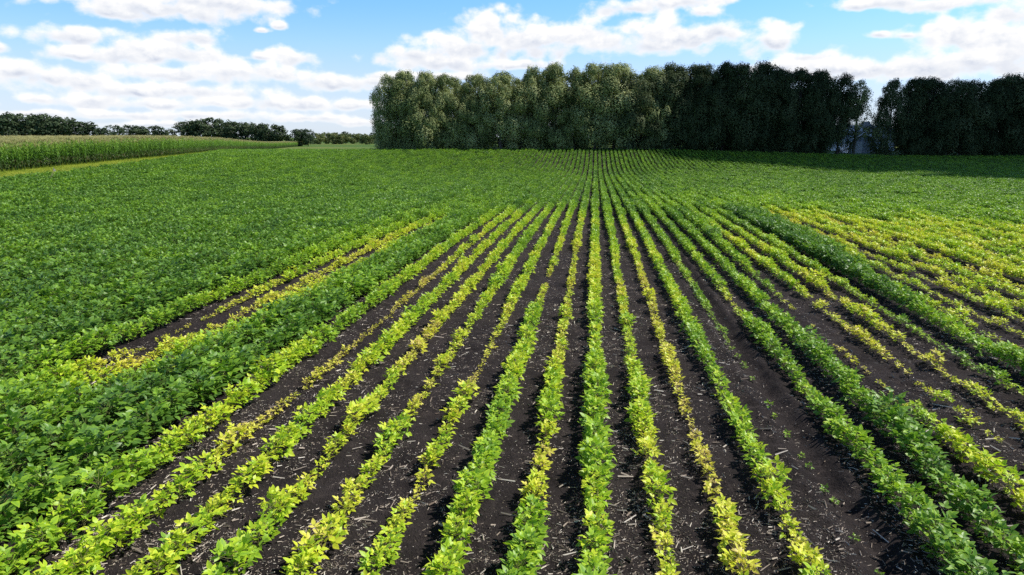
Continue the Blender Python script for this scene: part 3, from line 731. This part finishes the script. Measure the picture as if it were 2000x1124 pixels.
# ------------------------------------------------------------------ mown grass strip
yg = np.concatenate([np.arange(40, 110, .6), np.arange(110, 220, 1.5)]); tg = np.linspace(-.15, 1.02, 13)
A = corn_edge(yg) - 1.0; B = soy_edge(yg)
GXc = A[:, None] + (B - A)[:, None] * tg[None]; GYc = np.repeat(yg[:, None], len(tg), 1)
wx_, wy_ = to_world(GXc, GYc); wz_ = ground(wx_, wy_) + .05 + .10 * fbm(wx_ * 1.2, wy_ * 1.2, 3)
ii = np.arange(wx_.size).reshape(wx_.shape)
fq = np.stack([ii[:-1, :-1], ii[:-1, 1:], ii[1:, 1:], ii[1:, :-1]], -1).reshape(-1, 4)
obj('grass_path', mesh('grass_path', np.stack([wx_, wy_, wz_], -1).reshape(-1, 3), [fq], [M_GRASS]), kind='structure')
nb = 24000
yb = 45 + 130 * r2.random(nb) ** 1.6; tb = r2.random(nb); xb = (corn_edge(yb) - .6) * (1 - tb) + soy_edge(yb) * tb
bx, by = to_world(xb, yb); bz = ground(bx, by) + .06
a = r2.random(nb) * 6.28; hgt = r2.uniform(.10, .24, nb) + .35 * (tb < .10) * r2.random(nb)
o_ = np.stack([np.cos(a), np.sin(a), 0 * a], 1); b0 = np.stack([bx, by, bz], 1)
V = np.stack([b0 - o_ * .022, b0 + o_ * .022, b0 + np.stack([r2.normal(0, .05, nb), r2.normal(0, .05, nb), hgt], 1)], 1).reshape(-1, 3)
obj('grass', mesh('grass', V, [np.arange(nb)[:, None] * 3 + np.arange(3)], [M_GRASS]), kind='stuff', label='bright yellow-green grass on the strip below the corn', category='grass')

# ------------------------------------------------------------------ leaning marker stake
M_WOOD = plain_mat('stake_wood', lambda nt: nt.ramp(nt.noise(nt.add('ShaderNodeNewGeometry').outputs['Position'], 30), [(.3, (.32, .25, .13)), (.7, (.48, .40, .24))]))
M_FLAG = leaf_mat('flag', lambda nt: nt.ramp(nt.noise(nt.add('ShaderNodeNewGeometry').outputs['Position'], 9), [(.3, (.85, .62, .50)), (.7, (.9, .82, .74))]), .8, .2, .3)
x, y = to_world(ray(92, 348)[0] / ray(92, 348)[1] * 54, 54)
r_ = empty('marker_stake', (x, y, float(ground(x, y))), YAW, label='thin leaning marker stake with a pale flag standing in the left soybeans', category='marker stake')
mb = MB(); mb.tube([(-.10, 0, -.1), (.22, 0, .55), (.62, .05, 1.22)], [.02, .018, .014], 6); mb.tube([(.20, .02, .50), (.62, .04, .98)], [.008, .006], 4)
obj('pole', mb.mesh('pole', [M_WOOD]), r_)
mb = MB(); mb.add([(.50, .03, 1.10), (.70, .0, 1.08), (.66, .06, 1.22), (.60, .0, 1.40), (.56, .08, 1.26), (.76, .04, 1.2)], tris=[(0, 1, 2), (0, 2, 3), (2, 1, 5), (4, 3, 2), (0, 4, 2)])
obj('flag', mb.mesh('flag', [M_FLAG], False), r_)

# ------------------------------------------------------------------ sheds behind the grove
def ribbed(c0, c1, sc_):
    def fn(nt):
        tc = nt.add('ShaderNodeTexCoord'); w = nt.add('ShaderNodeTexWave', wave_type='BANDS', bands_direction='X')
        w.inputs['Scale'].default_value = sc_; nt.l.new(tc.outputs['Object'], w.inputs[0])
        nn = nt.noise(tc.outputs['Object'], 1.5, 4)
        return nt.mix(.35, nt.mix(w.outputs[1], c0, c1), nt.ramp(nn, [(.3, c0), (.7, c1)]))
    return fn
M_TIN = plain_mat('shed_tin', ribbed((.36, .40, .50), (.56, .60, .70), 1.3), .45, .5)
M_TIN2 = plain_mat('shed_roof_tin', ribbed((.42, .46, .56), (.54, .58, .68), 1.1), .45, .5)
M_WHITE = plain_mat('white_siding', ribbed((.72, .74, .80), (.80, .82, .86), 2.), .6, .3)
M_DARK = plain_mat('shed_dark', lambda nt: nt.mix(.5, (.03, .03, .035), (.05, .05, .055)), .8)
YS = 172
sx, sy = at(1684, YS)
q = lambda a, b: (b - a) / FPX * YS * 1.0
sh = empty('arched_shed', (sx, sy, float(ground(sx, sy))), YAW, label='blue-grey arched metal shed seen through the gap in the grove', category='shed')
def arch_pts(R_, H_, n=14): return [(R_ * math.cos(t), H_ * math.sin(t)) for t in np.linspace(math.pi, 0, n)]
AR = arch_pts(3.3, 4.1); SKEW = 4.0
mb = MB(); V = [(p[0], 0, p[1]) for p in AR] + [(p[0], 0, 0) for p in AR]
mb.add(V, [(k, k + 14, k + 15, k + 1) for k in range(13)])
obj('end_wall', mb.mesh('end_wall', [M_TIN], False), sh)
mb = MB(); AO = arch_pts(3.45, 4.25)
V = [(p[0], -.25, p[1]) for p in AO] + [(p[0] + SKEW, 14, p[1]) for p in AO]
mb.add(V, [(k, k + 1, k + 15, k + 14) for k in range(13)])
obj('roof', mb.mesh('roof', [M_TIN2], True), sh)
mb = MB(); mb.tube([(p[0] * 1.005, -.32, p[1] * 1.005) for p in AO], .10, 5); obj('arch_rim', mb.mesh('arch_rim', [M_DARK]), sh)
mb = MB(); mb.box((-2.8, -.18, 0), (-.1, -.03, 2.8)); obj('sliding_door', mb.mesh('sliding_door', [M_WHITE], False), sh)
bx_, by_ = at(1692, 200)
br = empty('white_barn', (bx_, by_, float(ground(bx_, by_))), YAW, label='white gabled barn with a grey gable peak behind the arched shed', category='barn')
mb = MB(); mb.box((-8, 0, 0), (8, 12, 5.0)); obj('wall', mb.mesh('wall', [M_WHITE], False), br)
mb = MB(); mb.add([(-8.4, -.4, 5.0), (8.4, -.4, 5.0), (8.4, 6, 7.2), (-8.4, 6, 7.2), (8.4, 12.4, 5.0), (-8.4, 12.4, 5.0)], [(0, 1, 2, 3), (3, 2, 4, 5)], [(1, 4, 2), (0, 3, 5)])
obj('roof', mb.mesh('roof', [M_WHITE], False), br)
mb = MB(); mb.add([(-.6, 2, 5.6), (2.8, 2, 5.6), (1.1, 2, 8.2), (-.6, 6, 5.6), (2.8, 6, 5.6), (1.1, 6, 8.2)], [(0, 1, 4, 3), (0, 3, 5, 2), (1, 2, 5, 4)], [(0, 2, 1), (3, 4, 5)])
obj('gable', mb.mesh('gable', [plain_mat('gable_grey', lambda nt: nt.mix(.5, (.24, .22, .24), (.28, .26, .28)))], False), br)

# ------------------------------------------------------------------ sun, cloud that shades the right of the field
SUN_AZ, SUN_EL = math.radians(73), math.radians(53)
sd = np.array([math.cos(SUN_EL) * math.sin(SUN_AZ), math.cos(SUN_EL) * math.cos(SUN_AZ), math.sin(SUN_EL)])
L = bpy.data.lights.new('sun', 'SUN'); L.energy = 5.0; L.angle = math.radians(.53); L.color = (1, .955, .88)
lo = bpy.data.objects.new('sun', L); COL.objects.link(lo)
import mathutils
lo.rotation_euler = mathutils.Vector(sd).to_track_quat('Z', 'Y').to_euler()
lo.location = (60, 20, 80)

M_CLOUD = plain_mat('cloud', lambda nt: nt.mix(.5, (.8, .8, .8), (.85, .85, .85)), 1., 0.)
def cloud():
    r = np.random.default_rng(5); mb = MB()
    t = 430 / sd[2]
    # outline of the shade on the ground, camera frame
    P = []
    for k in range(620):
        yc = r.uniform(84, 240); lim = np.interp(yc, [80, 88, 100, 115, 128, 137, 150, 330], [74, 64, 58, 52, 43, 34, 29, 12])
        xc = lim + 4 + r.random() ** 1.2 * 150
        P.append((xc, yc, r.uniform(4, 16) if xc > lim + 18 else r.uniform(2.5, 5)))
    lat = []
    for la in np.linspace(-1.2, 1.2, 6): lat.append([(math.cos(la) * math.cos(o), math.cos(la) * math.sin(o), math.sin(la)) for o in np.linspace(0, 2 * math.pi, 10, endpoint=False)])
    lat = np.array(lat).reshape(-1, 3)
    q = [(a * 10 + b, a * 10 + (b + 1) % 10, (a + 1) * 10 + (b + 1) % 10, (a + 1) * 10 + b) for a in range(5) for b in range(10)]
    q += []
    for xc, yc, rad in P:
        x, y = to_world(xc, yc); c = np.array([x, y, 4.]) + sd * t + np.array([0, 0, r.uniform(-6, 14)])
        mb.add(c + lat * rad * np.array([1.2, 1.2, .8]), q, [(0, 1 + j, 2 + j) for j in range(8)] + [(50, 52 + j, 51 + j) for j in range(8)])
    obj('sky_cloud', mb.mesh('sky_cloud', [M_CLOUD]), kind='structure')
cloud()

# ------------------------------------------------------------------ world: sky with fair-weather clouds
W = bpy.data.worlds.new('World'); SC.world = W; W.use_nodes = True
W.cycles.sampling_method = 'MANUAL'; W.cycles.sample_map_resolution = 256
nt = NT(W.node_tree); nt.n.clear()
sky = nt.add('ShaderNodeTexSky', sky_type='NISHITA'); sky.sun_disc = False
sky.sun_elevation = SUN_EL; sky.sun_rotation = SUN_AZ; sky.altitude = 300; sky.air_density = 1.0; sky.dust_density = .5; sky.ozone_density = 2.0
tc = nt.add('ShaderNodeTexCoord'); dv = nt.vmath('NORMALIZE', tc.outputs['Generated'])
fx = nt.vmath('DOT_PRODUCT', dv, (CA, SA, 0)); fy = nt.vmath('DOT_PRODUCT', dv, (-SA, CA, 0)); fz = nt.vmath('DOT_PRODUCT', dv, (0, 0, 1))
az = nt.math('ARCTAN2', fx, fy); el = nt.math('ARCSINE', fz)
# clouds of the day: bearing and height of each, measured once (px of the photo -> angles)
CL = [(330, 18, 220, 30), (430, 6, 170, 24), (215, 26, 90, 18), (150, 72, 75, 24), (365, 74, 82, 20), (285, 96, 85, 28), (245, 108, 150, 22), (385, 108, 82, 24), (160, 108, 66, 16),
      (578, 116, 58, 21), (505, 112, 26, 10), (30, 142, 80, 27), (95, 152, 62, 22), (170, 160, 66, 24), (330, 148, 170, 22), (330, 178, 250, 22), (470, 140, 110, 24), (545, 148, 70, 22), (640, 162, 120, 22), (735, 160, 70, 12),
      (70, 194, 36, 15), (180, 197, 62, 20), (300, 206, 120, 15), (440, 200, 120, 17), (590, 203, 120, 20), (690, 206, 60, 14), (60, 222, 100, 11), (230, 226, 110, 12), (420, 226, 140, 13), (600, 232, 100, 12), (690, 240, 60, 9), (330, 244, 160, 8), (120, 246, 120, 7),
      (-10, 92, 26, 14), (545, 50, 18, 9), (512, 60, 18, 6),
      (955, 60, 70, 42), (900, 96, 120, 40), (800, 108, 64, 24), (860, 122, 130, 24), (1010, 82, 120, 40), (1060, 80, 100, 36), (1135, 72, 66, 38), (1175, 82, 80, 24), (1290, 62, 100, 46), (1340, 74, 112, 34), (1270, 90, 90, 26), (1385, 62, 66, 24),
      (1230, 18, 90, 17), (1330, 4, 120, 18), (1380, 24, 40, 14), (1498, 80, 62, 34), (1520, 82, 46, 26),
      (1620, 132, 130, 28), (1700, 138, 150, 28), (1540, 128, 70, 18), (1580, 112, 54, 14), (1720, 8, 110, 17), (1860, 6, 120, 16), (1715, 68, 38, 10), (1770, 70, 34, 8),
      (1925, 70, 120, 54), (1975, 32, 70, 34), (1860, 60, 60, 26), (1900, 120, 170, 36), (1800, 132, 120, 26), (1980, 110, 120, 60), (820, 150, 160, 12), (1010, 128, 110, 12),
      (2120, 60, 140, 60), (2200, 130, 200, 40), (2350, 40, 180, 40), (-140, 60, 120, 26), (-160, 150, 140, 24), (-320, 110, 160, 30), (-250, 200, 220, 14), (2450, 140, 160, 30)]
# Nishita daylight, cleared of its yellow haze, plus thin high veil towards the horizon
hor = nt.smooth(el, 0., .62)
tint = nt.ramp(hor, [(0., (.95, 1.25, 1.9)), (.10, (1.0, 1.5, 2.15)), (.28, (1.05, 1.65, 2.2)), (.6, (.75, .95, 1.15)), (1., (.55, .60, .65))])
sk = nt.mix(1., sky.outputs[0], tint, 'MULTIPLY')
veil = nt.math('MULTIPLY', nt.smooth(el, .19, .0), .68)
sk = nt.mix(veil, sk, (8.3, 8.9, 9.8))

pc = nt.add('ShaderNodeCombineXYZ'); nt.l.new(az, pc.inputs[0]); nt.l.new(el, pc.inputs[1]); P = pc.outputs[0]
wv = nt.vmath('MULTIPLY', P, (1., 1.45, 0))
n1 = nt.noise(wv, 27, 9, .58, .1)
n1u = nt.noise(nt.vmath('ADD', wv, (.0045, .0085, 0)), 27, 6, .58, .1)
relief = nt.math('SUBTRACT', n1u, n1)
n3 = nt.noise(wv, 70, 5, .6, .0)
vo = nt.add('ShaderNodeTexVoronoi', feature='SMOOTH_F1'); nt.l.new(wv, vo.inputs['Vector']); vo.inputs['Scale'].default_value = 40; vo.inputs['Smoothness'].default_value = .35
bump = nt.math('MULTIPLY_ADD', nt.math('SUBTRACT', .42, vo.outputs['Distance']), .75, nt.math('MULTIPLY', nt.math('SUBTRACT', n1, .5), 1.75))
KS = 7.0
def background(col):
    bg = nt.add('ShaderNodeBackground'); bg.inputs[1].default_value = .1
    nt.l.new(col, bg.inputs[0]); return bg.outputs[0]
def sector(lo, hi):
    sw = sy = None
    for cx_, cy_, rx_, ry_ in CL:
        q_ = ray(cx_, cy_); a_ = math.atan2(q_[0], q_[1]); e_ = math.atan2(q_[2], math.hypot(q_[0], q_[1]))
        k_ = 1 / FPX * math.cos(a_); rx, ry = rx_ * k_ * 1.04, ry_ * k_ * 1.08
        if a_ + 1.6 * rx < lo or a_ - 1.6 * rx > hi: continue
        p = nt.vmath('MULTIPLY', nt.vmath('SUBTRACT', P, (a_, e_, 0)), (1 / rx, 1 / ry, 0))
        y = nt.vmath('DOT_PRODUCT', p, (0, 1, 0))
        d_ = nt.vmath('LENGTH', nt.vmath('MAXIMUM', p, nt.vmath('MULTIPLY', p, (-1., -1.25, 0))))
        w = nt.math('POWER', math.exp(-KS), d_)
        sw = w if sw is None else nt.math('ADD', sw, w)
        sy = nt.math('MULTIPLY', w, y) if sy is None else nt.math('MULTIPLY_ADD', w, y, sy)
    f = nt.math('MULTIPLY_ADD', nt.math('LOGARITHM', nt.math('ADD', sw, 1e-9), math.e), 1 / KS, 1.)
    d0 = nt.math('ADD', f, nt.math('SUBTRACT', bump, .07))
    rel = nt.math('DIVIDE', sy, nt.math('ADD', sw, 1e-9))
    alpha = nt.smooth(d0, -.16, .50)
    under = nt.smooth(nt.math('MULTIPLY_ADD', nt.math('SUBTRACT', n1, .5), 1.8, rel), .62, -.50)
    grey = nt.math('MULTIPLY', under, nt.smooth(d0, -.1, .8))
    grey = nt.math('MULTIPLY_ADD', nt.math('SUBTRACT', n3, .5), .10, grey)
    grey = nt.math('ADD', nt.math('MULTIPLY', grey, .95), nt.math('MULTIPLY', nt.math('MULTIPLY', relief, 1.15), nt.smooth(d0, .05, .5)))
    ccol = nt.ramp(grey, [(0., (1.08, 1.08, 1.08)), (.22, (1.0, 1.0, 1.01)), (.5, (.90, .92, .965)), (.8, (.77, .81, .895)), (1., (.63, .68, .80))])
    c10 = nt.add('ShaderNodeVectorMath', operation='SCALE'); nt.l.new(ccol, c10.inputs[0]); c10.inputs['Scale'].default_value = 10.
    return background(nt.mix(nt.math('MULTIPLY', alpha, nt.smooth(el, -.005, .02)), sk, c10.outputs[0]))
plain = background(sk)
cuts = [-1.3, -.46, -.13, .20, 1.4]
sh_ = plain
for k in range(4):
    inb = nt.math('MULTIPLY', nt.math('GREATER_THAN', az, cuts[k]), nt.math('LESS_THAN', az, cuts[k + 1]))
    inb = nt.math('MULTIPLY', inb, nt.math('MULTIPLY', nt.math('GREATER_THAN', el, -.005), nt.math('LESS_THAN', el, .32)))
    mx = nt.add('ShaderNodeMixShader'); nt.l.new(inb, mx.inputs[0]); nt.l.new(sh_, mx.inputs[1]); nt.l.new(sector(cuts[k], cuts[k + 1]), mx.inputs[2]); sh_ = mx.outputs[0]
wo = nt.add('ShaderNodeOutputWorld'); nt.l.new(sh_, wo.inputs[0])

# ------------------------------------------------------------------ camera and render settings
cam = bpy.data.cameras.new('camera'); cam.sensor_fit = 'HORIZONTAL'; cam.sensor_width = 36; cam.lens = 36 * FPX / 2000
cam.clip_start = .1; cam.clip_end = 20000
co = bpy.data.objects.new('camera', cam); COL.objects.link(co)
co.location = (0, 0, HC); co.rotation_euler = (math.pi / 2 - PITCH, 0, YAW)
SC.camera = co
SC.view_settings.view_transform = 'Standard'; SC.view_settings.look = 'None'; SC.view_settings.exposure = 0; SC.view_settings.gamma = 1
SC.render.engine = 'CYCLES'
c = SC.cycles
c.use_denoising = False; c.use_adaptive_sampling = False
c.max_bounces = 6; c.diffuse_bounces = 3; c.glossy_bounces = 2; c.transmission_bounces = 4; c.transparent_max_bounces = 8
